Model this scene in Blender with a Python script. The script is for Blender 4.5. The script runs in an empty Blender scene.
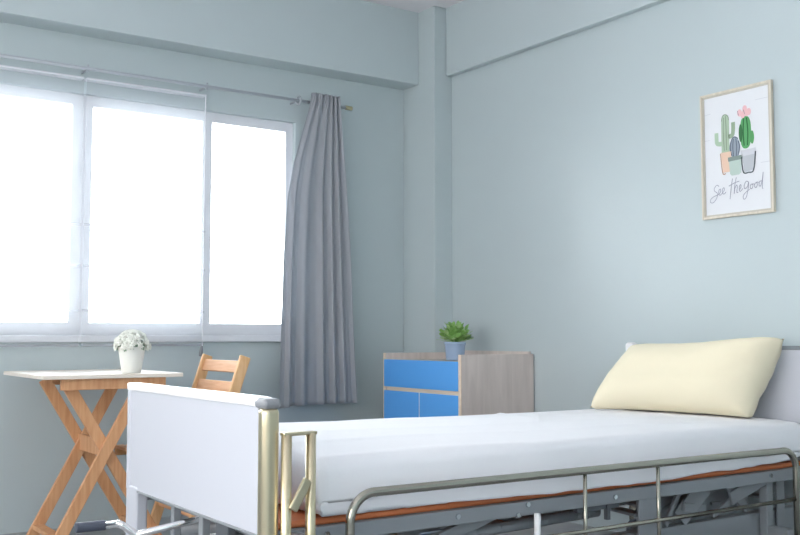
import bpy, bmesh, math, random
from mathutils import Vector, Matrix, noise
random.seed(7)
S = bpy.context.scene
COL = S.collection
PI = math.pi

# ------------------------------------------------------------------ materials
def lin(c):
    return tuple(((v/255+0.055)/1.055)**2.4 if v/255 > 0.04045 else v/255/12.92 for v in c) + (1,)
def mat(name, rgb, rough=0.5, metal=0.0, var=0.0, vscale=8.0, bump=0.0, bscale=60.0, sheen=0.0, coat=0.0, spec=0.5):
    m = bpy.data.materials.new(name); m.use_nodes = True
    nt = m.node_tree; b = nt.nodes['Principled BSDF']
    b.inputs['Base Color'].default_value = lin(rgb)
    b.inputs['Roughness'].default_value = rough
    b.inputs['Metallic'].default_value = metal
    b.inputs['Sheen Weight'].default_value = sheen
    b.inputs['Coat Weight'].default_value = coat
    b.inputs['Specular IOR Level'].default_value = spec
    if var or bump:
        tc = nt.nodes.new('ShaderNodeTexCoord')
    if var:
        n = nt.nodes.new('ShaderNodeTexNoise'); n.inputs['Scale'].default_value = vscale
        n.inputs['Detail'].default_value = 4
        nt.links.new(tc.outputs['Object'], n.inputs['Vector'])
        r = nt.nodes.new('ShaderNodeValToRGB')
        c = lin(rgb)
        r.color_ramp.elements[0].position = 0.3; r.color_ramp.elements[1].position = 0.7
        r.color_ramp.elements[0].color = tuple(v*(1-var) for v in c[:3])+(1,)
        r.color_ramp.elements[1].color = tuple(min(1, v*(1+var)) for v in c[:3])+(1,)
        nt.links.new(n.outputs['Fac'], r.inputs['Fac'])
        nt.links.new(r.outputs['Color'], b.inputs['Base Color'])
    if bump:
        n2 = nt.nodes.new('ShaderNodeTexNoise'); n2.inputs['Scale'].default_value = bscale
        n2.inputs['Detail'].default_value = 3
        nt.links.new(tc.outputs['Object'], n2.inputs['Vector'])
        bp = nt.nodes.new('ShaderNodeBump'); bp.inputs['Strength'].default_value = bump
        bp.inputs['Distance'].default_value = 0.01
        nt.links.new(n2.outputs['Fac'], bp.inputs['Height'])
        nt.links.new(bp.outputs['Normal'], b.inputs['Normal'])
    return m
def wood(name, rgb, rgb2, axis='X', scale=6.0, rough=0.5, stretch=12.0):
    m = bpy.data.materials.new(name); m.use_nodes = True
    nt = m.node_tree; b = nt.nodes['Principled BSDF']; b.inputs['Roughness'].default_value = rough
    tc = nt.nodes.new('ShaderNodeTexCoord'); mp = nt.nodes.new('ShaderNodeMapping')
    s = [stretch, stretch, stretch]; s['XYZ'.index(axis)] = 1.0
    mp.inputs['Scale'].default_value = s
    n = nt.nodes.new('ShaderNodeTexNoise'); n.inputs['Scale'].default_value = scale
    n.inputs['Detail'].default_value = 5; n.inputs['Distortion'].default_value = 0.4
    r = nt.nodes.new('ShaderNodeValToRGB')
    r.color_ramp.elements[0].position = 0.35; r.color_ramp.elements[0].color = lin(rgb)
    r.color_ramp.elements[1].position = 0.65; r.color_ramp.elements[1].color = lin(rgb2)
    L = nt.links.new
    L(tc.outputs['Object'], mp.inputs['Vector']); L(mp.outputs['Vector'], n.inputs['Vector'])
    L(n.outputs['Fac'], r.inputs['Fac']); L(r.outputs['Color'], b.inputs['Base Color'])
    return m
def fabric(name, rgb, transl=0.5, transp=0.0, rough=0.9):
    m = bpy.data.materials.new(name); m.use_nodes = True
    nt = m.node_tree; nt.nodes.clear(); L = nt.links.new
    out = nt.nodes.new('ShaderNodeOutputMaterial')
    d = nt.nodes.new('ShaderNodeBsdfDiffuse'); d.inputs['Color'].default_value = lin(rgb)
    t = nt.nodes.new('ShaderNodeBsdfTranslucent'); t.inputs['Color'].default_value = lin(rgb)
    mx = nt.nodes.new('ShaderNodeMixShader'); mx.inputs['Fac'].default_value = transl
    L(d.outputs[0], mx.inputs[1]); L(t.outputs[0], mx.inputs[2])
    last = mx
    if transp:
        tr = nt.nodes.new('ShaderNodeBsdfTransparent')
        m2 = nt.nodes.new('ShaderNodeMixShader'); m2.inputs['Fac'].default_value = transp
        L(mx.outputs[0], m2.inputs[1]); L(tr.outputs[0], m2.inputs[2]); last = m2
    L(last.outputs[0], out.inputs['Surface'])
    return m
def glassy(name):
    m = bpy.data.materials.new(name); m.use_nodes = True
    nt = m.node_tree; nt.nodes.clear(); L = nt.links.new
    out = nt.nodes.new('ShaderNodeOutputMaterial')
    tr = nt.nodes.new('ShaderNodeBsdfTransparent'); tr.inputs['Color'].default_value = (.96, .98, .98, 1)
    g = nt.nodes.new('ShaderNodeBsdfGlossy'); g.inputs['Roughness'].default_value = 0.02
    f = nt.nodes.new('ShaderNodeFresnel'); f.inputs['IOR'].default_value = 1.45
    mx = nt.nodes.new('ShaderNodeMixShader')
    L(f.outputs[0], mx.inputs['Fac']); L(tr.outputs[0], mx.inputs[1]); L(g.outputs[0], mx.inputs[2])
    L(mx.outputs[0], out.inputs['Surface'])
    return m

M = dict(
    wall=mat('wall_paint', (190, 202, 205), 0.36, var=0.015, vscale=1.2, bump=0.04, bscale=90),
    ceil=mat('ceiling_paint', (236, 234, 238), 0.8, bump=0.03),
    floor=mat('floor_tile', (150, 152, 156), 0.35, var=0.05, vscale=3),
    alu=mat('white_aluminium', (226, 228, 234), 0.4),
    glass=glassy('window_glass'),
    sheer=fabric('sheer_cloth', (216, 220, 226), 0.5, 0.76),
    sheer_rib=fabric('sheer_hem', (206, 208, 214), 0.5, 0.55),
    curtain=fabric('grey_curtain_cloth', (180, 184, 191), 0.25),
    steel=mat('stainless_steel', (174, 170, 158), 0.18, 1.0, bump=0.01, bscale=25),
    warmsteel=mat('reflection_tinted_steel', (214, 202, 172), 0.3, 1.0),  # warm room reflection is put into this lighter steel colour
    chrome=mat('chrome', (226, 226, 226), 0.12, 1.0),
    greyplast=mat('grey_plastic', (140, 143, 148), 0.45),
    darkgrip=mat('dark_grip', (72, 78, 92), 0.5),
    laminate=mat('pale_laminate', (196, 199, 208), 0.4),
    whitecap=mat('white_edge', (244, 244, 246), 0.3),
    greymetal=mat('grey_paint_metal', (140, 145, 150), 0.42),
    darkmetal=mat('dark_grey_metal', (96, 101, 107), 0.45, 0.3),
    orange=mat('orange_vinyl', (212, 122, 76), 0.5, var=0.12, vscale=5),
    sheet=mat('white_sheet', (240, 240, 244), 0.85, sheen=0.1, bump=0.05, bscale=260),
    pillow=mat('cream_cotton', (236, 227, 200), 0.9, sheen=0.1, bump=0.05, bscale=300),
    oak=wood('table_wood', (206, 150, 106), (222, 172, 128), 'Z', 5),
    oakglare=wood('tabletop_wood_glare', (234, 224, 210), (240, 232, 222), 'X', 5, 0.4),  # window glare on the tabletop is painted into this whitened wood colour
    chairwood=wood('chair_wood', (216, 160, 118), (230, 180, 138), 'Y', 6),
    chairstile=wood('chair_stile_wood', (220, 172, 122), (232, 190, 142), 'Z', 6),
    cabwood=wood('cabinet_wood', (208, 196, 190), (220, 208, 202), 'Z', 3, 0.5, 9),
    cabedge=wood('cabinet_edge_wood', (224, 204, 182), (234, 216, 196), 'Y', 4),
    blue=mat('blue_laminate', (92, 170, 244), 0.35),
    potblue=mat('blue_grey_ceramic', (160, 182, 210), 0.4),
    soil=mat('soil', (70, 58, 46), 0.95),
    leaf=mat('green_leaf', (146, 194, 108), 0.5, var=0.25, vscale=14),
    leaf2=mat('pale_leaf', (186, 216, 150), 0.5, var=0.2, vscale=14),
    potwhite=mat('white_ceramic', (236, 238, 234), 0.35),
    petal=mat('white_petal', (244, 246, 238), 0.8),
    floleaf=mat('flower_leaf', (146, 176, 150), 0.7),
    frame=wood('pale_frame_wood', (208, 200, 184), (222, 214, 198), 'Z', 6),
    paper=mat('print_paper', (226, 228, 232), 0.6),
    framedark=mat('frame_edge', (196, 190, 178), 0.6),
    ink=mat('grey_ink', (146, 148, 160), 0.8),
    brass=mat('pale_brass', (196, 186, 150), 0.3, 1.0),
    rod=mat('curtain_rod_paint', (178, 184, 192), 0.4),
    bolt=mat('bolt_zinc', (215, 218, 222), 0.2, 1.0),
)
def flat(name, rgb): 
    if name not in M: M[name] = mat(name, rgb, 0.8)
    return M[name]

# ------------------------------------------------------------------ mesh helpers
def link(name, bm, m, parent=None, smooth=False, bevel=0.0, seg=2):
    bmesh.ops.recalc_face_normals(bm, faces=bm.faces[:])
    me = bpy.data.meshes.new(name); bm.to_mesh(me); bm.free()
    for mm in (m if isinstance(m, (list, tuple)) else [m]): me.materials.append(mm)
    o = bpy.data.objects.new(name, me); COL.objects.link(o)
    if parent is not None: o.parent = parent
    if smooth:
        for p in me.polygons: p.use_smooth = True
    if bevel:
        md = o.modifiers.new('bevel', 'BEVEL'); md.width = bevel; md.segments = seg
        md.limit_method = 'ANGLE'; md.angle_limit = math.radians(40)
        md.harden_normals = False
    return o
def new(): return bmesh.new()
def box(bm, a, b):
    a = Vector(a); b = Vector(b); c = (a+b)/2; d = b-a
    r = bmesh.ops.create_cube(bm, size=1.0)
    for v in r['verts']: v.co = Vector((v.co.x*abs(d.x), v.co.y*abs(d.y), v.co.z*abs(d.z))) + c
    return r['verts']
def beam(bm, p, q, w, t, up=(0, 0, 1)):
    """rectangular bar from p to q: w across, t along 'up'"""
    p = Vector(p); q = Vector(q); d = (q-p); L = d.length; d.normalize()
    s = d.cross(Vector(up)).normalized(); u = s.cross(d).normalized()
    mtx = Matrix((s, u, d)).transposed()
    r = bmesh.ops.create_cube(bm, size=1.0)
    for v in r['verts']: v.co = mtx @ Vector((v.co.x*w, v.co.y*t, v.co.z*L)) + (p+q)/2
def fillet(pts, rad, n=8):
    pts = [Vector(p) for p in pts]; out = [pts[0]]
    for i in range(1, len(pts)-1):
        a, b, c = pts[i-1], pts[i], pts[i+1]
        d1 = (a-b).normalized(); d2 = (c-b).normalized()
        ang = d1.angle(d2); L = min(rad/math.tan(ang/2), (a-b).length*.49, (c-b).length*.49)
        r = L*math.tan(ang/2)
        ctr = b + (d1+d2).normalized()*(r/math.sin(ang/2))
        s = (b+d1*L-ctr).normalized(); e = (b+d2*L-ctr).normalized()
        for k in range(n+1):
            out.append(ctr + s.slerp(e, k/n)*r)
    out.append(pts[-1]); return out
def tube(bm, pts, r, seg=16, cap=True, flat_=None):
    pts = [Vector(p) for p in pts]; rings = []
    t0 = (pts[1]-pts[0]).normalized()
    ref = Vector((0, 0, 1)) if abs(t0.z) < .9 else Vector((1, 0, 0))
    n = t0.cross(ref).normalized()
    for i, p in enumerate(pts):
        t = (pts[min(i+1, len(pts)-1)]-pts[max(i-1, 0)]).normalized()
        n = (n - t*n.dot(t)).normalized(); b = t.cross(n)
        rr = r[i] if isinstance(r, (list, tuple)) else r
        rings.append([bm.verts.new(p + (n*math.cos(2*PI*k/seg) + b*math.sin(2*PI*k/seg))*rr) for k in range(seg)])
    for i in range(len(rings)-1):
        for k in range(seg):
            bm.faces.new((rings[i][k], rings[i][(k+1) % seg], rings[i+1][(k+1) % seg], rings[i+1][k]))
    if cap:
        bm.faces.new(rings[0]); bm.faces.new(rings[-1])
def lathe(bm, prof, seg=32, c=(0, 0, 0)):
    c = Vector(c); rings = []
    for r, z in prof:
        if r < 1e-6: rings.append([bm.verts.new(c+Vector((0, 0, z)))])
        else: rings.append([bm.verts.new(c+Vector((r*math.cos(2*PI*k/seg), r*math.sin(2*PI*k/seg), z))) for k in range(seg)])
    for a, b in zip(rings, rings[1:]):
        for k in range(seg):
            k2 = (k+1) % seg
            if len(a) == 1 and len(b) == 1: continue
            if len(a) == 1: bm.faces.new((a[0], b[k], b[k2]))
            elif len(b) == 1: bm.faces.new((a[k], a[k2], b[0]))
            else: bm.faces.new((a[k], a[k2], b[k2], b[k]))
def rbox(bm, a, b, rad, n, fn=None):
    """rounded box as a fine grid, optional displacement fn(co, normal)"""
    a = Vector(a); b = Vector(b); c = (a+b)/2; h = (b-a)/2
    idx = {}
    def vert(p):
        key = tuple(round(x, 5) for x in p)
        if key in idx: return idx[key]
        inner = Vector([max(-(h[i]-rad), min(h[i]-rad, p[i])) for i in range(3)])
        d = p-inner
        nn = d.normalized() if d.length > 1e-9 else Vector((0, 0, 1))
        q = inner + nn*rad + c
        if fn: q = fn(q, nn)
        idx[key] = bm.verts.new(q); return idx[key]
    for ax in range(3):
        u, v = [i for i in range(3) if i != ax]
        # nonuniform sampling: more rows inside the rounded rim
        def samp(i):
            m = n[i]; core = [-(h[i]-rad) + 2*(h[i]-rad)*k/m for k in range(m+1)]
            rim = [rad*(1-math.tan(PI/4*(1-k/5))) for k in range(5)]
            return [-h[i]+x for x in rim] + core + [h[i]-x for x in reversed(rim)]
        U = samp(u); V = samp(v)
        for sgn in (-1, 1):
            for i in range(len(U)-1):
                for j in range(len(V)-1):
                    q = []
                    for (x, y) in ((U[i], V[j]), (U[i+1], V[j]), (U[i+1], V[j+1]), (U[i], V[j+1])):
                        p = Vector((0, 0, 0)); p[ax] = sgn*h[ax]; p[u] = x; p[v] = y; q.append(vert(p))
                    q2 = list(dict.fromkeys(q))
                    if len(q2) > 2:
                        try: bm.faces.new(q2)
                        except ValueError: pass
def empty(name, loc, label, cat, group=None, rz=0.0):
    o = bpy.data.objects.new(name, None); COL.objects.link(o)
    o.location = loc; o.rotation_euler = (0, 0, rz); o.empty_display_size = .1
    return tag(o, label, cat, group)
def tag(o, label, cat, group=None):
    o['label'] = label; o['category'] = cat
    if group: o['group'] = group
    return o
def struct(o): o['kind'] = 'structure'; return o
def part(name, m, root, build, **k):
    """part built in world coordinates, parented to root (whose location is subtracted)"""
    bm = new(); build(bm)
    off = Vector(root.location)
    r = root
    while r.parent is not None: r = r.parent; off += Vector(r.location)
    bmesh.ops.translate(bm, verts=bm.verts[:], vec=-off)
    return link(name, bm, m, root, **k)

# ------------------------------------------------------------------ room shell
XR, YW, ZC = 3.65, 5.095, 2.955          # right wall, window wall, ceiling
X0, Y0 = -1.6, -1.2
CX, CY = 3.518, 4.766                    # corner column faces
WX0, WX1, WZ0, WZ1 = 0.27, 2.75, 0.955, 2.2

bm = new(); box(bm, (X0, Y0, -.1), (XR+.15, YW+.16, 0)); struct(link('floor', bm, M['floor']))
bm = new(); box(bm, (X0, Y0, ZC), (XR+.15, YW+.16, ZC+.12)); struct(link('ceiling', bm, M['ceil']))
bm = new(); box(bm, (XR, Y0, 0), (XR+.15, YW+.16, ZC)); struct(link('wall_right', bm, M['wall']))
bm = new()
box(bm, (X0-.15, Y0, 0), (X0, YW+.16, .75)); box(bm, (X0-.15, Y0, 2.3), (X0, YW+.16, ZC)); box(bm, (X0-.15, 4.2, .75), (X0, YW+.16, 2.3)); box(bm, (X0-.15, Y0, .75), (X0, -.9, 2.3))
struct(link('wall_left_added', bm, M['wall']))  # unseen wall, added with its opening to let side light in at mid height
bm = new()
box(bm, (X0, YW, 0), (XR, YW+.16, WZ0)); box(bm, (X0, YW, WZ1), (XR, YW+.16, ZC))
box(bm, (X0, YW, WZ0), (WX0, YW+.16, WZ1)); box(bm, (WX1, YW, WZ0), (XR, YW+.16, WZ1))
struct(link('wall_back', bm, M['wall']))
bm = new(); box(bm, (X0-.15, Y0-.15, 0), (XR+.15, Y0, ZC)); struct(link('wall_front_added', bm, M['wall']))  # unseen wall behind the camera, added for bounce light
bm = new(); box(bm, (CX, CY, 0), (XR, YW, ZC)); struct(link('wall_corner', bm, M['wall'], bevel=.004))
bm = new(); box(bm, (X0, 4.93, 2.5), (CX, YW, ZC)); struct(link('trim_1', bm, M['wall'], bevel=.004))
bm = new(); box(bm, (XR-.045, Y0, 2.53), (XR, CY, ZC)); struct(link('trim_2', bm, M['wall'], bevel=.006))

# windows: four sashes in one opening, each with its own frame and pane
edges = [(.27, .86), (.86, 1.52), (1.52, 2.2125), (2.2125, 2.75)]
for i, (a, b) in enumerate(edges):
    la, lb = (.055, .05) if i < 3 else (.03, .045)
    if i == 2: la, lb = .055, .028
    bm = new(); y0, y1 = YW+.035, YW+.085; z0, z1 = WZ0, WZ1
    box(bm, (a, y0, z0), (a+la, y1, z1)); box(bm, (b-lb, y0, z0), (b, y1, z1))
    box(bm, (a+la, y0, z0), (b-lb, y1, z0+.066)); box(bm, (a+la, y0, z1-.055), (b-lb, y1, z1))
    w = struct(link('window_%d' % (i+1), bm, M['alu']))
    bm = new(); box(bm, (a+la, y0+.02, z0+.066), (b-lb, y0+.026, z1-.058)); link('pane', bm, M['glass'], w)
    bm = new(); box(bm, (a+la, y0+.012, 1.498), (b-lb, y0+.02, 1.503)); link('glazing_bar', bm, M['alu'], w)
bm = new(); box(bm, (WX0-.02, YW-.03, WZ0-.035), (WX1+.03, YW+.035, WZ0)); struct(link('trim_3', bm, M['alu'], bevel=.004))

# ------------------------------------------------------------------ sheer roman blinds
def blind(xa, xb, label):
    y = YW-.055
    r = empty('sheer_blind', ((xa+xb)/2, y, 2.27), label, 'blind', 'sheer roman blinds on the window')
    def cloth(bm):
        nx, nz = 40, 60; g = []
        for j in range(nz+1):
            z = 2.268 - (2.268-.905)*j/nz; row = []
            for i in range(nx+1):
                x = xa + (xb-xa)*i/nx
                row.append(bm.verts.new((x, y + .004*math.sin(z*29.9) + .003*noise.noise((x*3, z*2, xa)), z)))
            g.append(row)
        for j in range(nz):
            for i in range(nx): bm.faces.new((g[j][i], g[j][i+1], g[j+1][i+1], g[j+1][i]))
    part('cloth', M['sheer'], r, cloth, smooth=True)
    part('headrail', M['alu'], r, lambda bm: box(bm, (xa, y-.006, 2.262), (xb, y+.053, 2.272)), bevel=.003)
    for z in (1.515, 1.306, 1.08, .905):
        part('batten', M['sheer_rib'], r, lambda bm: box(bm, (xa, y-.007, z-.006), (xb, y-.001, z+.006)))
    return r
blind(.62, 1.498, 'wide sheer white roman blind over the far left window, left of the other blind')
b2 = blind(1.512, 2.166, 'sheer white roman blind with a hanging cord over the middle window')
yy = YW-.066
cord = part('cord', M['alu'], b2, lambda bm: tube(bm, [(2.158, yy, 2.26), (2.158, yy, .9)], .0035, 8))
part('cord_pull', M['greyplast'], cord, lambda bm: tube(bm, [(2.155, yy, .9), (2.15, yy-.003, .865), (2.145, yy-.006, .845)], [.006, .011, .009], 10), smooth=True)

# ------------------------------------------------------------------ curtain rod and curtain
ROY, ROZ = 4.995, 2.306
rr = empty('curtain_rod', (1.8, ROY, ROZ), 'thin grey curtain rod running along the wall above the windows', 'curtain rod')
part('pole', M['rod'], rr, lambda bm: tube(bm, [(.3, ROY, ROZ), (3.03, ROY, ROZ)], .0085, 14), smooth=True)
part('finial', M['brass'], rr, lambda bm: tube(bm, [(3.03, ROY, ROZ), (3.075, ROY, ROZ)], .0125, 16), bevel=.002)
for x in (1.503, 2.15, 2.715):
    def br(bm):
        tube(bm, [(x, ROY+.006, ROZ), (x, YW, ROZ)], .006, 10)
    b_ = part('bracket', M['rod'], rr, br)
    part('ring', M['rod'], b_, lambda bm: tube(bm, [(x+.0, ROY + .024*math.cos(t*PI/12), ROZ + .022*math.sin(t*PI/12)) for t in range(25)] if x > 2.5 else [(x, ROY, ROZ+.02), (x, ROY, ROZ-.02)], .006, 8), smooth=True)
def lerp_tab(tab, z):
    for (z0, v0), (z1, v1) in zip(tab, tab[1:]):
        if z0 >= z >= z1:
            return v0 + (v1-v0)*(z0-z)/(z0-z1)
    return tab[-1][1]
LT = [(2.38, 2.83), (2.3, 2.822), (2.15, 2.775), (1.95, 2.715), (1.75, 2.675), (1.4, 2.648), (1.0, 2.63), (.55, 2.618)]
RT = [(2.38, 3.005), (2.3, 3.01), (2.1, 3.03), (1.8, 3.055), (1.4, 3.083), (1.0, 3.105), (.55, 3.13)]
def curtain(bm):
    nx, nz = 150, 70; g = []
    for j in range(nz+1):
        t = j/nz; z = 2.352 - (2.352-.565)*t
        a, b = lerp_tab(LT, z), lerp_tab(RT, z); row = []
        for i in range(nx+1):
            s = i/nx; x = a + (b-a)*s
            ph = 2*PI*(5.5*s + .25*math.sin(2*PI*s*1.3) + .12*noise.noise((s*3, z*.8, 0)))
            amp = (.013 + .007*min(1, t*2.2)) * (.75+.4*noise.noise((s*4+3, z*.5, 2)))
            fold = math.sin(ph)
            y = 4.948 + amp*fold + .008*math.sin(2*ph+1)*t + .006*noise.noise((s*9, z*1.5, 5))
            if z > 2.26: y += .006*math.sin(s*2*PI*14)
            # a left flap turned slightly forward
            if s < .22: y -= .03*t*(1-s/.22)
            zz = z - (.012*(1-s/.2) if s < .2 else 0)*t 
            row.append(bm.verts.new((x, y, zz)))
        g.append(row)
    for j in range(nz):
        for i in range(nx): bm.faces.new((g[j][i], g[j][i+1], g[j+1][i+1], g[j+1][i]))
bm = new(); curtain(bm); bmesh.ops.translate(bm, verts=bm.verts[:], vec=(-2.86, -4.95, -2.3))
cu = link('curtain', bm, M['curtain'], smooth=True); cu.location = (2.81, 4.95, 2.3)
sd = cu.modifiers.new('thick', 'SOLIDIFY'); sd.thickness = .003
tag(cu, 'grey cloth curtain in long folds hanging at the right end of the window', 'curtain')

# ------------------------------------------------------------------ framed cactus print
PX = XR - .001
PY0, PY1, PZ0, PZ1 = 2.899, 2.53, 1.471, 2.034       # left (far) edge, right edge, bottom, top
pf = empty('picture_frame', (PX, (PY0+PY1)/2, PZ0), 'pale wood framed cactus print with handwriting hanging on the right wall', 'picture')
def fr(bm):
    w = .0095
    box(bm, (PX-.018, PY1, PZ0), (PX, PY1+w, PZ1)); box(bm, (PX-.018, PY0-w, PZ0), (PX, PY0, PZ1))
    box(bm, (PX-.018, PY1+w, PZ0), (PX, PY0-w, PZ0+w)); box(bm, (PX-.018, PY1+w, PZ1-w), (PX, PY0-w, PZ1))
part('frame', M['frame'], pf, fr, bevel=.0015)
def inner(bm):
    w = .0095; v = .0175; x0 = PX-.013
    box(bm, (x0, PY1+w, PZ0+w), (PX-.004, PY1+v, PZ1-w)); box(bm, (x0, PY0-v, PZ0+w), (PX-.004, PY0-w, PZ1-w))
    box(bm, (x0, PY1+v, PZ0+w), (PX-.004, PY0-v, PZ0+v)); box(bm, (x0, PY1+v, PZ1-v), (PX-.004, PY0-v, PZ1-w))
part('inner_lip', M['framedark'], pf, inner)
AX = PX-.008
art = part('print', M['paper'], pf, lambda bm: box(bm, (AX, PY1+.0175, PZ0+.0175), (AX+.003, PY0-.0175, PZ1-.0175)))
AW, AH = PY0-PY1-.035, PZ1-PZ0-.035
def ap(a, b, lay=1): return Vector((AX - .0003*lay, PY0-.0175-AW*a, PZ1-.0175-AH*b))
def blob(name, pts, rgb, lay):
    def f(bm):
        bm.faces.new([bm.verts.new(ap(a, b, lay)) for a, b in pts])
    return part(name, flat('ink_'+name+'_%d%d%d' % rgb, rgb), art, f)
def stroke(name, lines, rgb, r, lay=6):
    def f(bm):
        for ln in lines:
            P = [ap(a, b, lay) for a, b in ln]
            Q = []
            for i in range(len(P)-1):                    # catmull-rom smoothing
                p0, p1, p2, p3 = P[max(i-1, 0)], P[i], P[i+1], P[min(i+2, len(P)-1)]
                for k in range(6):
                    t = k/6
                    Q.append(.5*((2*p1)+(p2-p0)*t+(2*p0-5*p1+4*p2-p3)*t*t+(3*p1-p0-3*p2+p3)*t**3))
            Q.append(P[-1])
            # flat ribbon
            L = []
            for i, q in enumerate(Q):
                d = (Q[min(i+1, len(Q)-1)]-Q[max(i-1, 0)]); d.normalize()
                n = Vector((1, 0, 0)).cross(d)*r
                L.append((bm.verts.new(q-n), bm.verts.new(q+n)))
            for u, v in zip(L, L[1:]): bm.faces.new((u[0], u[1], v[1], v[0]))
    return part(name, flat('ink_%d%d%d' % rgb, rgb), art, f)
def oval(ca, cb, ra, rb, n=24, p=2.0):
    o = []
    for k in range(n):
        c, s = math.cos(2*PI*k/n), math.sin(2*PI*k/n)
        o.append((ca+ra*abs(c)**(2/p)*(1 if c > 0 else -1), cb+rb*abs(s)**(2/p)*(1 if s > 0 else -1)))
    return o
def capsule(ca, b0, b1, ra, ar=.66):      # rounded column; ar = art width/height
    rb = ra*AW/AH
    return [(ca+ra*math.cos(t), b0+rb-rb*math.sin(t)) for t in [PI*k/12 for k in range(13)]] + [(ca-ra, b1), (ca+ra, b1)]
for ln in ([(0, .14), (.1, .135)], [(.8, .1), (1, .1)], [(0, .36), (.08, .36)], [(.86, .62), (1, .62)]):
    stroke('board_line', [ln], (196, 198, 206), .0008, 1)
blob('saguaro', capsule(.33, .172, .49, .062), (172, 192, 168), 2)
stroke('saguaro_arm', [[(.27, .41), (.2, .4), (.19, .36), (.19, .31)]], (176, 200, 176), .010, 2)
stroke('saguaro_arm', [[(.38, .36), (.44, .35), (.455, .30), (.455, .245)]], (152, 172, 148), .010, 2)
stroke('saguaro_rib', [[(.31, .19), (.3, .3), (.31, .47)], [(.34, .18), (.345, .3), (.345, .47)], [(.275, .22), (.29, .18), (.33, .168), (.375, .185), (.388, .22)]], (134, 150, 132), .002, 3)
blob('green_cactus', oval(.645, .35, .085, .135, 28, 2.6), (92, 164, 104), 2)
blob('cactus_lobe', oval(.57, .35, .03, .075), (58, 116, 70), 3)
blob('cactus_lobe', oval(.742, .40, .03, .055), (92, 160, 100), 3.4)
stroke('green_rib', [[(.62, .23), (.61, .35), (.62, .46)], [(.665, .23), (.68, .35), (.67, .46)]], (44, 104, 60), .003, 4)
blob('round_cactus', oval(.475, .46, .085, .085), (150, 160, 172), 3)
stroke('round_rib', [[(.42, .41), (.405, .46), (.43, .53)], [(.455, .385), (.445, .46), (.455, .54)], [(.495, .385), (.505, .46), (.495, .54)], [(.53, .41), (.548, .46), (.525, .53)], [(.41, .42), (.44, .38), (.48, .372), (.53, .39)]], (92, 104, 120), .0022, 4)
for i, (ca, cb) in enumerate(((.56, .18), (.64, .155), (.70, .185), (.61, .20), (.665, .19))):
    blob('pink_flower', oval(ca, cb, .035, .03), (234, 190, 194), 3+.4*i)
for ln in ([(.53, .16), (.545, .2)], [(.62, .16), (.64, .2)]): stroke('flower_stem', [ln], (170, 140, 150), .0016, 5.4)
blob('peach_pot', [(.255, .485), (.42, .485), (.40, .655), (.285, .655)], (232, 200, 178), 4)
blob('mint_pot', [(.375, .545), (.585, .545), (.565, .675), (.53, .69), (.42, .69), (.395, .675)], (186, 204, 196), 5)
blob('mint_rim', [(.365, .535), (.595, .53), (.59, .565), (.37, .57)], (132, 148, 142), 6)
blob('grey_pot', [(.585, .52), (.78, .515), (.755, .67), (.61, .68)], (190, 194, 200), 5)
blob('grey_rim', [(.565, .495), (.795, .49), (.79, .54), (.575, .545)], (208, 210, 216), 6)
stroke('pot_outline', [[(.575, .55), (.60, .675), (.68, .685), (.755, .67), (.79, .52)]], (84, 92, 98), .003, 7)
stroke('peach_outline', [[(.25, .49), (.28, .655), (.33, .665)]], (190, 150, 126), .0022, 7)
# handwriting: see the good
W = [
 [(.235, .765), (.2, .752), (.16, .775), (.165, .80), (.205, .82), (.195, .86), (.14, .895), (.095, .89), (.10, .865), (.15, .845), (.22, .835)],
 [(.215, .835), (.255, .815), (.26, .79), (.235, .795), (.228, .825), (.25, .84), (.285, .825), (.315, .805), (.315, .782), (.292, .79), (.288, .82), (.31, .835), (.345, .82)],
 [(.395, .715), (.375, .78), (.355, .86), (.35, .885)], [(.335, .775), (.42, .755), (.50, .745)],
 [(.455, .71), (.43, .77), (.415, .845), (.43, .80), (.455, .775), (.467, .79), (.457, .835), (.48, .835)],
 [(.48, .82), (.51, .80), (.512, .778), (.492, .785), (.485, .815), (.502, .832), (.54, .81)],
 [(.645, .765), (.61, .755), (.578, .785), (.585, .815), (.625, .80), (.645, .765), (.635, .82), (.605, .885), (.568, .90), (.56, .872), (.60, .845), (.66, .825)],
 [(.70, .785), (.675, .79), (.668, .815), (.69, .822), (.71, .80), (.70, .785), (.735, .79)],
 [(.765, .775), (.74, .785), (.735, .81), (.757, .818), (.775, .795), (.765, .775), (.795, .78)],
 [(.838, .77), (.808, .775), (.80, .805), (.822, .81), (.845, .77), (.865, .70), (.855, .76), (.848, .825), (.86, .835)],
]
W = [[(a+(-.02 if i < 2 else .035 if i < 5 else .045 if i < 6 else .03 if i > 5 else 0), b) for a, b in ln] for i, ln in enumerate(W)]
stroke('handwriting', W, (158, 160, 176), .0015, 6)

# ------------------------------------------------------------------ cabinet
cx0, cx1, cy0, cy1 = 3.149, 3.642, 4.04, 4.76
cab = empty('cabinet', (3.4, 4.38, 0), 'low blue fronted cabinet with pale wood sides in the room corner', 'cabinet')
part('side_panel', M['cabwood'], cab, lambda bm: box(bm, (cx0, cy0, 0), (cx1, cy0+.022, .856)), bevel=.0012)
part('side_panel', M['cabwood'], cab, lambda bm: box(bm, (cx0, cy1-.022, 0), (cx1, cy1, .856)), bevel=.0012)
part('back_panel', M['cabwood'], cab, lambda bm: box(bm, (cx1-.018, cy0+.022, .05), (cx1, cy1-.022, .868)))
part('top_panel', M['cabwood'], cab, lambda bm: box(bm, (cx0+.012, cy0+.022, .797), (cx1-.018, cy1-.022, .817)))
part('rail', M['cabedge'], cab, lambda bm: box(bm, (cx0+.006, cy0+.022, .646), (cx0+.03, cy1-.022, .668)))
part('bottom_panel', M['cabwood'], cab, lambda bm: box(bm, (cx0+.02, cy0+.022, .05), (cx1-.018, cy1-.022, .07)))
part('edge_band', M['cabedge'], cab, lambda bm: box(bm, (cx0-.003, cy0, 0), (cx0, cy0+.022, .856)))
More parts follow.
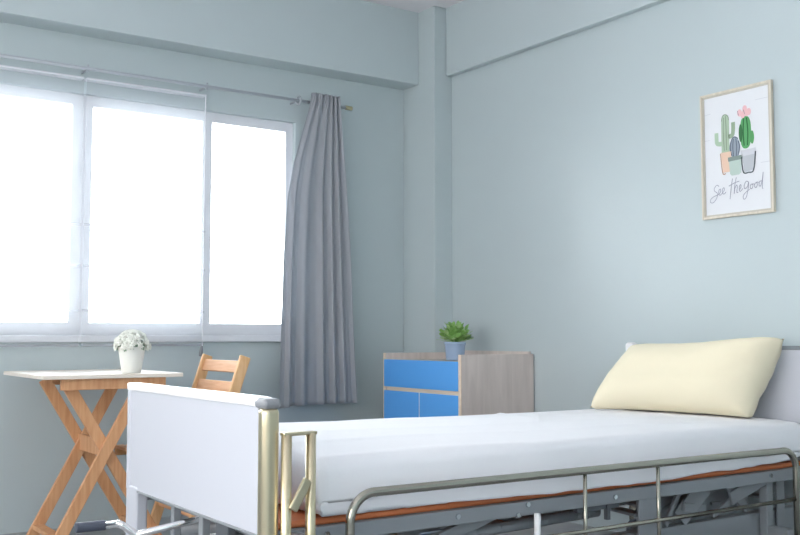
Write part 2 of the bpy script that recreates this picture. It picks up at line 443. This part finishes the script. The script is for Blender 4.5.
part('edge_band', M['cabedge'], cab, lambda bm: box(bm, (cx0-.003, cy1-.022, 0), (cx0, cy1, .856)))
part('drawer', M['blue'], cab, lambda bm: box(bm, (cx0-.004, cy0+.024, .668), (cx0+.014, cy1-.008, .82)), bevel=.002)
ym = 4.409
part('door_edge', M['whitecap'], cab, lambda bm: box(bm, (cx0-.002, ym-.003, .06), (cx0+.012, ym+.003, .646)))
part('door', M['blue'], cab, lambda bm: box(bm, (cx0-.004, cy0+.024, .06), (cx0+.014, ym-.004, .646)), bevel=.002)
part('door', M['blue'], cab, lambda bm: box(bm, (cx0-.004, ym+.004, .06), (cx0+.014, cy1-.008, .646)), bevel=.002)

# potted plant on the cabinet
px, py, pz = 3.39, 4.405, .8175
pl = empty('potted_plant', (px, py, pz), 'small leafy green plant in a blue grey pot on the cabinet', 'plant')
def pot(bm):
    lathe(bm, [(0, 0), (.046, 0), (.05, .004), (.0565, .085), (.06, .088), (.06, .102), (.055, .102), (.052, .088), (0, .086)], 36, (px, py, pz))
part('pot', M['potblue'], pl, pot, smooth=True, bevel=.0012)
part('soil', M['soil'], pl, lambda bm: lathe(bm, [(0, .095), (.051, .091)], 24, (px, py, pz)))
def leaves(bm, n, seed, r0, zlo, zhi, sz):
    rnd = random.Random(seed)
    for _ in range(n):
        az = rnd.uniform(0, 2*PI); el = rnd.uniform(-.15, 1.35)
        d = Vector((math.cos(az)*math.cos(el), math.sin(az)*math.cos(el), math.sin(el)))
        base = Vector((px, py, pz+.118)) + Vector((d.x*r0, d.y*r0, d.z*(zhi-zlo)))*rnd.uniform(.55, 1)
        out = (d + Vector((rnd.uniform(-.5, .5), rnd.uniform(-.5, .5), rnd.uniform(0, .7)))).normalized()
        side = out.cross(Vector((rnd.uniform(-.4, .4), rnd.uniform(-.4, .4), 1))).normalized()
        nn = side.cross(out).normalized()
        L = sz*rnd.uniform(.8, 1.3); wd = L*.36
        mid = [base, base+out*L*.33+nn*L*.05, base+out*L*.7+nn*L*.05, base+out*L]
        ws = [.15, 1, .85, .05]
        vs = [[bm.verts.new(c+side*wd*k*w_+nn*(.12*wd if k else 0)) for k in (-1, 0, 1)] for c, w_ in zip(mid, ws)]
        for a, b in zip(vs, vs[1:]):
            for k in range(2): bm.faces.new((a[k], a[k+1], b[k+1], b[k]))
        tube(bm, [Vector((px, py, pz+.088)), (Vector((px, py, pz+.1))+base)/2, base], .0012, 5, False)
part('foliage', M['leaf'], pl, lambda bm: leaves(bm, 170, 3, .078, -.005, .07, .033), smooth=True)
part('foliage', M['leaf2'], pl, lambda bm: leaves(bm, 80, 9, .082, 0, .07, .028), smooth=True)

# ------------------------------------------------------------------ folding table
ft = empty('folding_table', (1.427, 4.65, 0), 'small wooden folding table with crossed legs beneath the window', 'table')
TX0, TX1, TY0, TY1, TZ = 1.135, 1.757, 4.305, 5.0, .785
part('tabletop', M['oakglare'], ft, lambda bm: box(bm, (TX0, TY0, TZ-.018), (TX1, TY1, TZ)), bevel=.003)
for yy, ax in ((TY0+.03, .085), (TY1-.11, .2)):
    part('apron', M['oak'], ft, lambda bm: box(bm, (TX0+ax, yy, TZ-.066), (TX1-.07, yy+.02, TZ-.018)), bevel=.002)
for yf, s in ((4.40, 0), (4.75, 0)):
    def legB(bm): beam(bm, (1.262, yf+.012, .752), (1.706, yf+.012, .0), .022, .052, (1, 0, .6))
    def legD(bm): beam(bm, (1.60, yf-.012, .752), (1.196, yf-.012, .0), .022, .052, (1, 0, -.6))
    part('leg', M['oak'], ft, legB, bevel=.003); part('leg', M['oak'], ft, legD, bevel=.003)
part('pivot_rod', M['oak'], ft, lambda bm: beam(bm, (1.433, 4.41, .457), (1.433, 4.77, .457), .022, .075), bevel=.004)
part('stretcher', M['oak'], ft, lambda bm: beam(bm, (1.655, 4.39, .085), (1.655, 4.78, .085), .05, .02), bevel=.003)
part('stretcher', M['oak'], ft, lambda bm: beam(bm, (1.243, 4.39, .085), (1.243, 4.74, .085), .05, .02), bevel=.003)

# white flower pot on the table
fx, fy, fz = 1.555, 4.42, TZ
fp = empty('flower_pot', (fx, fy, fz), 'small white pot of white flowers standing on the wooden table', 'flower pot')
part('pot', M['potwhite'], fp, lambda bm: lathe(bm, [(0, 0), (.039, 0), (.043, .005), (.060, .112), (.062, .118), (.058, .118), (.054, .105), (0, .10)], 36, (fx, fy, fz)), smooth=True, bevel=.001)
def flowers(bm, n, seed, rad, zc, zr, s0):
    rnd = random.Random(seed)
    for _ in range(n):
        az = rnd.uniform(0, 2*PI); el = rnd.uniform(-.1, PI/2)
        d = Vector((math.cos(az)*math.cos(el), math.sin(az)*math.cos(el), math.sin(el)))
        c = Vector((fx, fy, fz+zc)) + Vector((d.x*rad, d.y*rad, d.z*zr))*rnd.uniform(.82, 1.02)
        s = s0*rnd.uniform(.7, 1.25)
        u = d.orthogonal().normalized(); v = d.cross(u)
        ctr = bm.verts.new(c+d*s*.35); k = 10; ring = []
        for q in range(k):
            rr_ = s*(1.0 if q % 2 == 0 else .55)
            ring.append(bm.verts.new(c+(u*math.cos(2*PI*q/k)+v*math.sin(2*PI*q/k))*rr_+d*s*(.15 if q % 2 == 0 else -.1)))
        for q in range(k): bm.faces.new((ctr, ring[q], ring[(q+1) % k]))
part('flowers', M['petal'], fp, lambda bm: flowers(bm, 330, 4, .080, .118, .075, .0145))
part('leaves', M['floleaf'], fp, lambda bm: flowers(bm, 45, 8, .066, .108, .04, .014))
def stems(bm):
    rnd = random.Random(2)
    for _ in range(26):
        a = rnd.uniform(0, 2*PI); r_ = rnd.uniform(.02, .06)
        tube(bm, [(fx, fy, fz+.1), (fx+r_*.7*math.cos(a), fy+r_*.7*math.sin(a), fz+.13), (fx+r_*math.cos(a), fy+r_*math.sin(a), fz+.165)], .0015, 5)
part('stems', M['floleaf'], fp, stems)

# ------------------------------------------------------------------ wooden folding chair
ch = empty('folding_chair', (1.78, 4.41, 0), 'wooden folding chair with slatted backrest at the right end of the table', 'chair')
CYN, CYF = 4.18, 4.63
def stile(bm, y): beam(bm, (2.01, y, .858), (1.725, y, 0), .022, .052, (1, 0, -.6))
def rearleg(bm, y): beam(bm, (1.66, y, .44), (2.04, y, 0), .02, .036, (1, 0, .6))
for y in (CYN+.012, CYF-.012): part('stile', M['chairstile'], ch, lambda bm: stile(bm, y), bevel=.005)
for y in (CYN+.036, CYF-.036): part('leg', M['chairstile'], ch, lambda bm: rearleg(bm, y), bevel=.004)
def slat(z0, z1):
    f = lambda z: 2.01-(.858-z)*.332
    return lambda bm: beam(bm, (f((z0+z1)/2)-.004, CYN+.022, (z0+z1)/2), (f((z0+z1)/2)-.004, CYF-.022, (z0+z1)/2), .014, (z1-z0)*1.12, (.285, 0, .858))
part('back_slat', M['chairwood'], ch, slat(.785, .835), bevel=.003)
part('back_slat', M['chairwood'], ch, slat(.69, .74), bevel=.003)
for k in range(6):
    x = 1.535+.056*k
    part('seat_slat', M['chairwood'], ch, lambda bm: box(bm, (x, CYN+.05, .435), (x+.046, CYF-.05, .45)), bevel=.003)
for y in (CYN+.06, CYF-.08): part('seat_rail', M['chairstile'], ch, lambda bm: box(bm, (1.535, y, .405), (1.865, y+.02, .435)))
part('stretcher', M['chairwood'], ch, lambda bm: tube(bm, [(1.776, CYN+.012, .155), (1.776, CYF-.012, .155)], .011, 12))
part('stretcher', M['chairwood'], ch, lambda bm: tube(bm, [(1.94, CYN+.036, .115), (1.94, CYF-.036, .115)], .011, 12))

# ------------------------------------------------------------------ hospital bed
BX0, BX1, BY0, BY1 = 1.2, 3.56, 2.33, 3.29
bed = empty('hospital_bed', (2.4, 2.8, 0), 'steel hospital bed with pale end boards and orange brown base', 'bed')
# footboard
fb = part('footboard', M['laminate'], bed, lambda bm: box(bm, (1.15, 2.318, .448), (1.172, 3.286, .772)), bevel=.002)
fb['label'] = 'pale lavender foot board panel'
part('top_cap', M['whitecap'], fb, lambda bm: box(bm, (1.142, 2.31, .77), (1.188, 3.287, .795)), bevel=.006, seg=3)
part('bottom_edge', M['greymetal'], fb, lambda bm: box(bm, (1.148, 2.31, .441), (1.176, 3.27, .449)), bevel=.002)
post = part('post', M['warmsteel'], bed, lambda bm: rbox(bm, (1.142, 2.268, .09), (1.19, 2.316, .772), .018, (2, 2, 20)), smooth=True)
part('post_cap', M['greyplast'], post, lambda bm: rbox(bm, (1.141, 2.267, .766), (1.191, 2.33, .793), .012, (4, 4, 3)), smooth=True)
post = part('post', M['laminate'], bed, lambda bm: rbox(bm, (1.146, 3.19, .09), (1.186, 3.29, .46), .008, (4, 6, 12)), smooth=True)
part('post_upper', M['laminate'], post, lambda bm: rbox(bm, (1.144, 3.258, .44), (1.186, 3.29, .775), .01, (3, 3, 10)), smooth=True)
# headboard
hb = part('headboard', M['laminate'], bed, lambda bm: box(bm, (3.545, 2.36, .40), (3.57, 3.24, .896)), bevel=.002)
hb['label'] = 'pale lavender head board panel'
part('top_rail', M['greymetal'], hb, lambda bm: tube(bm, [(3.557, 2.33, .90), (3.557, 3.25, .90)], .012, 14), smooth=True)
for y, nm in ((2.315, 'a'), (3.262, 'b')):
    post = part('post', M['steel'], bed, lambda bm: rbox(bm, (3.537, y-.022, .09), (3.577, y+.022, .886), .016, (3, 3, 20)), smooth=True)
    part('post_cap', M['whitecap'], post, lambda bm: rbox(bm, (3.535, y-.026, .874), (3.58, y+.026, .922), .016, (4, 4, 4)), smooth=True)
# frame
for y in (BY0, BY1-.03):
    part('side_beam', M['greymetal'], bed, lambda bm: box(bm, (1.19, y, .403), (3.54, y+.03, .446)), bevel=.003)
for x in (1.22, 1.75, 2.3, 2.85, 3.46):
    part('cross_beam', M['greymetal'], bed, lambda bm: box(bm, (x, BY0+.03, .405), (x+.035, BY1-.03, .440)), bevel=.003)
def base_wave(p, n):
    return p + Vector((0, 0, 0))
mb = part('mattress_base', M['orange'], bed, lambda bm: rbox(bm, (1.215, 2.35, .446), (3.525, 3.285, .464), .008, (60, 16, 1), base_wave), smooth=True)
mb['label'] = 'orange brown base board'
# under frame: lower beams, plates, head section linkage
for y in (2.40, 3.18):
    part('lower_beam', M['greymetal'], bed, lambda bm: box(bm, (1.17, y, .19), (3.56, y+.045, .28)), bevel=.004)
part('leg_plate', M['greymetal'], bed, lambda bm: box(bm, (2.575, 2.338, .06), (2.685, 2.348, .41)), bevel=.002)
part('leg_plate', M['greymetal'], bed, lambda bm: box(bm, (2.50, 3.268, .06), (2.60, 3.278, .41)), bevel=.002)
# back-rest lifting frame under the head half
for y in (2.45, 3.14):
    part('lift_arm', M['greymetal'], bed, lambda bm: beam(bm, (2.66, y, .25), (3.10, y, .40), .03, .05), bevel=.003)
    part('lift_arm', M['greymetal'], bed, lambda bm: beam(bm, (1.66, y-.07, .325), (1.97, y-.07, .412), .02, .04), bevel=.003)
    part('lift_arm', M['greymetal'], bed, lambda bm: beam(bm, (1.50, y, .26), (1.78, y, .415), .03, .05), bevel=.003)
part('section_plate', M['greymetal'], bed, lambda bm: box(bm, (2.70, 2.46, .29), (3.32, 2.47, .385)), bevel=.004)
for xa, za, xb, zb, hh in ((2.98, .41, 2.86, .30, .07), (2.76, .29, 2.86, .395, .022), (3.02, .30, 3.2, .36, .02), (2.86, .345, 3.0, .325, .03), (3.1, .405, 3.24, .30, .035)):
    part('gusset', M['greymetal'], bed, lambda bm: beam(bm, (xa, 2.39, za), (xb, 2.41, zb), .012, hh), bevel=.003)
part('gusset', M['greymetal'], bed, lambda bm: beam(bm, (3.30, 2.37, .415), (3.12, 2.39, .35), .012, .05), bevel=.003)
for i, x in enumerate((2.70, 2.84, 2.98, 3.12, 3.26, 3.40)):
    part('deck_slat', M['greymetal'], bed, lambda bm: beam(bm, (x, 2.45, .325), (x+.10, 3.16, .325), .05, .012), bevel=.002)
for i, x in enumerate((1.45, 1.60, 1.9, 2.05, 2.2, 2.38)):
    part('deck_slat', M['greymetal'], bed, lambda bm: beam(bm, (x, 2.40, .36), (x+.03, 3.2, .36), .05, .012), bevel=.002)
part('torsion_tube', M['steel'], bed, lambda bm: tube(bm, [(2.10, 2.47, .345), (2.10, 3.16, .345)], .016, 14), smooth=True)
part('torsion_tube', M['greymetal'], bed, lambda bm: tube(bm, [(1.55, 2.42, .345), (2.46, 2.42, .365)], .018, 14), smooth=True)
part('crank_screw', M['darkmetal'], bed, lambda bm: tube(bm, [(1.2, 2.66, .39), (2.4, 2.66, .355)], .016, 12), smooth=True)
part('crank_screw', M['greymetal'], bed, lambda bm: tube(bm, [(1.2, 2.95, .355), (2.9, 2.95, .33)], .02, 12), smooth=True)
part('catch', M['darkmetal'], bed, lambda bm: box(bm, (2.33, 2.345, .362), (2.345, 2.36, .403)))
part('catch', M['darkmetal'], bed, lambda bm: box(bm, (2.43, 2.345, .35), (2.445, 2.36, .403)))
part('hinge_bracket', M['darkmetal'], bed, lambda bm: box(bm, (2.30, 2.35, .385), (2.49, 2.365, .405)))
part('head_leg', M['greymetal'], bed, lambda bm: box(bm, (3.30, 2.362, .09), (3.34, 2.397, .41)), bevel=.004)
part('head_leg', M['greymetal'], bed, lambda bm: box(bm, (3.40, 2.388, .09), (3.45, 2.398, .41)), bevel=.004)
part('foot_bracket', M['darkmetal'], bed, lambda bm: box(bm, (1.175, 2.55, .35), (1.2, 2.63, .44)), bevel=.003)
part('foot_bracket', M['greymetal'], bed, lambda bm: box(bm, (1.175, 2.72, .36), (1.2, 2.75, .44)), bevel=.003)
part('foot_bracket', M['greymetal'], bed, lambda bm: box(bm, (1.175, 2.94, .34), (1.2, 2.965, .44)), bevel=.003)
for x, z in ((1.80, .427), (2.07, .436), (2.45, .425), (3.28, .43), (2.03, .408), (1.36, .425)):
    part('bolt', M['bolt'], bed, lambda bm: (tube(bm, [(x, BY0+.002, z), (x, BY0-.006, z)], .0085, 6)))
# lever knob in front of the beam
part('lever', M['whitecap'], bed, lambda bm: tube(bm, fillet([(2.075, 2.30, .20), (2.083, 2.30, .36), (2.083, 2.30, .412)], .02, 4), .0105, 12), smooth=True)
# castors
for x, y in ((1.165, 2.29), (1.165, 3.2), (3.557, 2.31), (3.557, 3.25)):
    w = part('castor', M['darkgrip'], bed, lambda bm: tube(bm, [(x, y-.016, .055), (x, y+.016, .055)], .055, 24), bevel=.006)
    part('fork', M['greymetal'], w, lambda bm: (box(bm, (x-.018, y-.026, .05), (x+.018, y-.018, .125)), box(bm, (x-.018, y+.018, .05), (x+.018, y+.026, .125)), box(bm, (x-.018, y-.026, .11), (x+.018, y+.026, .125))))
# side rail (folded low) with rods
SY = 2.27
sr = part('side_rail', M['steel'], bed, lambda bm: tube(bm, fillet([(1.396, SY, .15), (1.396, SY, .534), (3.352, SY, .527), (3.352, SY, .15)], .075, 12), .0125, 18), smooth=True)
part('lower_bar', M['steel'], sr, lambda bm: tube(bm, [(1.396, SY, .344), (3.352, SY, .344)], .0075, 12), smooth=True)
for x in (1.72, 2.256, 2.592, 2.93):
    if x in (1.72, 2.93): continue
    part('rod', M['steel'], sr, lambda bm: tube(bm, [(x, SY, .53), (x, SY, .18)], .0065, 12), smooth=True)
part('bottom_bar', M['steel'], sr, lambda bm: tube(bm, [(1.396, SY, .18), (3.352, SY, .18)], .0095, 12), smooth=True)
for x in (1.45, 3.30):
    part('rail_mount', M['greymetal'], sr, lambda bm: box(bm, (x, SY+.005, .17), (x+.04, 2.36, .235)), bevel=.003)
# upright bracket of two tubes beside the foot post
ub = part('upright', M['warmsteel'], bed, lambda bm: (tube(bm, [(1.198, 2.255, .12), (1.198, 2.255, .703)], .0135, 16), tube(bm, [(1.268, 2.255, .12), (1.268, 2.255, .703)], .0135, 16)), smooth=True)
part('top_bar', M['warmsteel'], ub, lambda bm: box(bm, (1.185, 2.243, .699), (1.281, 2.267, .708)), bevel=.003)
part('link', M['warmsteel'], ub, lambda bm: beam(bm, (1.208, 2.24, .515), (1.252, 2.24, .588), .012, .026), bevel=.004)
part('bracket', M['greymetal'], ub, lambda bm: box(bm, (1.19, 2.268, .36), (1.28, 2.33, .44)), bevel=.003)
# crank handle at the foot end
cr = part('crank', M['chrome'], bed, lambda bm: tube(bm, fillet([(1.19, 2.745, .423), (1.03, 2.86, .374), (.985, 2.872, .410), (.972, 2.96, .393), (.89, 2.965, .393)], .016, 5), .0105, 14), smooth=True)
part('grip', M['darkgrip'], cr, lambda bm: tube(bm, [(.972, 2.96, .393), (.885, 2.965, .393)], .015, 18), bevel=.003)

# ------------------------------------------------------------------ mattress under a white sheet
def top_z(x, y):
    yc = (y-2.81)/.48; t = min(1, max(0, (x-1.335)/2.15))
    return .617 + (.036-.026*t**.7)*(1-yc*yc) + .020*(1-t)**2*max(0, y-2.4) + .004*noise.noise((x*1.6, y*3, 0))
def sheet_fn(p, n):
    x, y, z = p
    top = max(0, n.z)
    # soft crown, head end lifted a little, long shallow creases
    yc = (y-2.81)/.48
    d = (top_z(x, y)-.617)*top
    cr = math.sin(y*34+2.2*noise.noise((x*1.3, y*2, 1))+x*1.5)
    d += .006*max(0, cr)**4*top*(.3+.9*max(0, noise.noise((x*1.1, y*1.7, 4))+.2))
    d += .005*max(0, 1-abs(x-2.55-.5*(y-2.81)-.05*math.sin(y*9))/.03)*top*max(0, min(1, (y-2.6)*4))
    q = p + Vector((0, 0, d))
    if n.y < -.4:                                    # near side: hem bulges and ripples
        if n.z < -.02:
            k = 1/max(-n.y, -n.z); q.y = 2.368+.03*n.y*k; q.z += .03*n.z*(k-1)
        t = (.63-q.z)/.15
        q.y += -.018*math.sin(PI*.62*min(1, max(0, t)))-.005*noise.noise((x*4, z*9, 2)) - .003*math.sin(x*21+z*14)*t
    if n.x < -.4: q.x += -.014*math.sin(PI*min(1, max(0, (.63-z)/.15))) + .008*noise.noise((y*6, z*10, 7))
    if z < .50:
        q.z += (.010*noise.noise((x*3.1, y*2, 9))+.004*noise.noise((x*11, y*6, 3)))
        if x > 3.15 and n.y < 0: q.z += .02*(x-3.15)/.3
        if n.y < -.4 and q.y < 2.331: q.z += .011*max(0, min(1, (2.0-x)/.5)) - .002*max(0, min(1, (x-1.5)/.35))*max(0, min(1, (3.2-x)/.3))
        else: q.z = max(q.z, .4685)
    return q
bm = new(); rbox(bm, (1.335, 2.338, .468), (3.515, 3.285, .617), .03, (150, 70, 10), sheet_fn)
bmesh.ops.translate(bm, verts=bm.verts[:], vec=(-2.42, -2.815, -.483))
mt = link('mattress', bm, M['sheet'], smooth=True); mt.location = (2.42, 2.815, .483)
tag(mt, 'mattress in a white fitted sheet lying on the hospital bed', 'mattress')

# ------------------------------------------------------------------ cream pillow
TL, TR = Vector((3.44, 3.13, .90)), Vector((3.47, 2.385, .942))
BL, BR = Vector((3.18, 3.165, .638)), Vector((3.38, 2.50, .630))
def pillow(bm):
    nu, nv = 56, 40; N = ((TR-TL).cross(BL-TL)).normalized()
    if N.x > 0: N = -N
    for sgn in (1, -1):
        g = []
        for j in range(nv+1):
            v = j/nv; row = []
            for i in range(nu+1):
                u = i/nu
                # pinched edges between the corners
                su = 1-.05*math.sin(PI*v)*0; 
                a = u*2-1; b = v*2-1
                uu = .5+.5*a*(1-.045*(1-b*b)); vv = .5+.5*b*(1-.05*(1-a*a))
                p = TL.lerp(TR, uu).lerp(BL.lerp(BR, uu), vv)
                h = (max(0, 1-a**6)*max(0, 1-b**4))**.52
                th = .115*h
                wr = .007*noise.noise((u*5, v*4, sgn))*h + .012*max(0, u-.72)/.28*noise.noise((u*11, v*7+u*4, 2))*h + .010*(1-h)*noise.noise((u*9, v*8, 3+sgn))*(1 if 0 < i < nu and 0 < j < nv else 0)
                off = N*(sgn*th + wr)
                sag = Vector((0, 0, -.012*h-.02*(1-a*a)*max(0, -b)))
                q = p+off+sag
                row.append(bm.verts.new(q))
            g.append(row)
        for j in range(nv):
            for i in range(nu): bm.faces.new((g[j][i], g[j][i+1], g[j+1][i+1], g[j+1][i]))
    bmesh.ops.remove_doubles(bm, verts=bm.verts[:], dist=.0004)
bm = new(); pillow(bm)
for v in bm.verts:
    v.co.x = min(v.co.x, 3.538)
    v.co.z = max(v.co.z, .006+top_z(min(v.co.x, 3.5), v.co.y))
bmesh.ops.translate(bm, verts=bm.verts[:], vec=(-3.35, -2.85, -.64))
pw = link('pillow', bm, M['pillow'], smooth=True); pw.location = (3.35, 2.85, .64)
tag(pw, 'plump cream pillow leaning against the head board', 'pillow')

# ------------------------------------------------------------------ light: bright hazy sky, brightest beyond the window
w = bpy.data.worlds.new('World'); S.world = w; w.use_nodes = True
nt = w.node_tree; bg = nt.nodes['Background']; L = nt.links.new
tc = nt.nodes.new('ShaderNodeTexCoord'); sp = nt.nodes.new('ShaderNodeSeparateXYZ')
mr = nt.nodes.new('ShaderNodeMapRange'); mr.inputs['From Min'].default_value = .0; mr.inputs['From Max'].default_value = .75
mr.interpolation_type = 'SMOOTHSTEP'
mr.inputs['To Min'].default_value = 3.9; mr.inputs['To Max'].default_value = 10.0
cr_ = nt.nodes.new('ShaderNodeMix'); cr_.data_type = 'RGBA'
mr2 = nt.nodes.new('ShaderNodeMapRange'); mr2.inputs['From Min'].default_value = -.2; mr2.inputs['From Max'].default_value = .8
cr_.inputs['A'].default_value = (1.0, .97, .95, 1); cr_.inputs['B'].default_value = (.97, 1.0, 1.03, 1)
L(tc.outputs['Generated'], sp.inputs[0]); L(sp.outputs['Y'], mr.inputs['Value']); L(sp.outputs['Y'], mr2.inputs['Value'])
L(mr2.outputs[0], cr_.inputs['Factor']); L(cr_.outputs['Result'], bg.inputs['Color']); L(mr.outputs[0], bg.inputs['Strength'])

# ------------------------------------------------------------------ camera
cd = bpy.data.cameras.new('camera'); cam = bpy.data.objects.new('camera', cd); COL.objects.link(cam)
cam.location = (0, 0, .95); cam.rotation_euler = (math.radians(90+3.959), 0, math.radians(-34.422))
cd.sensor_width = 36; cd.lens = 995.16/800*36
S.camera = cam
S.view_settings.view_transform = 'Standard'; S.view_settings.look = 'None'
S.view_settings.exposure = 0.42; S.view_settings.gamma = 1.0; S.view_settings.use_curve_mapping = False
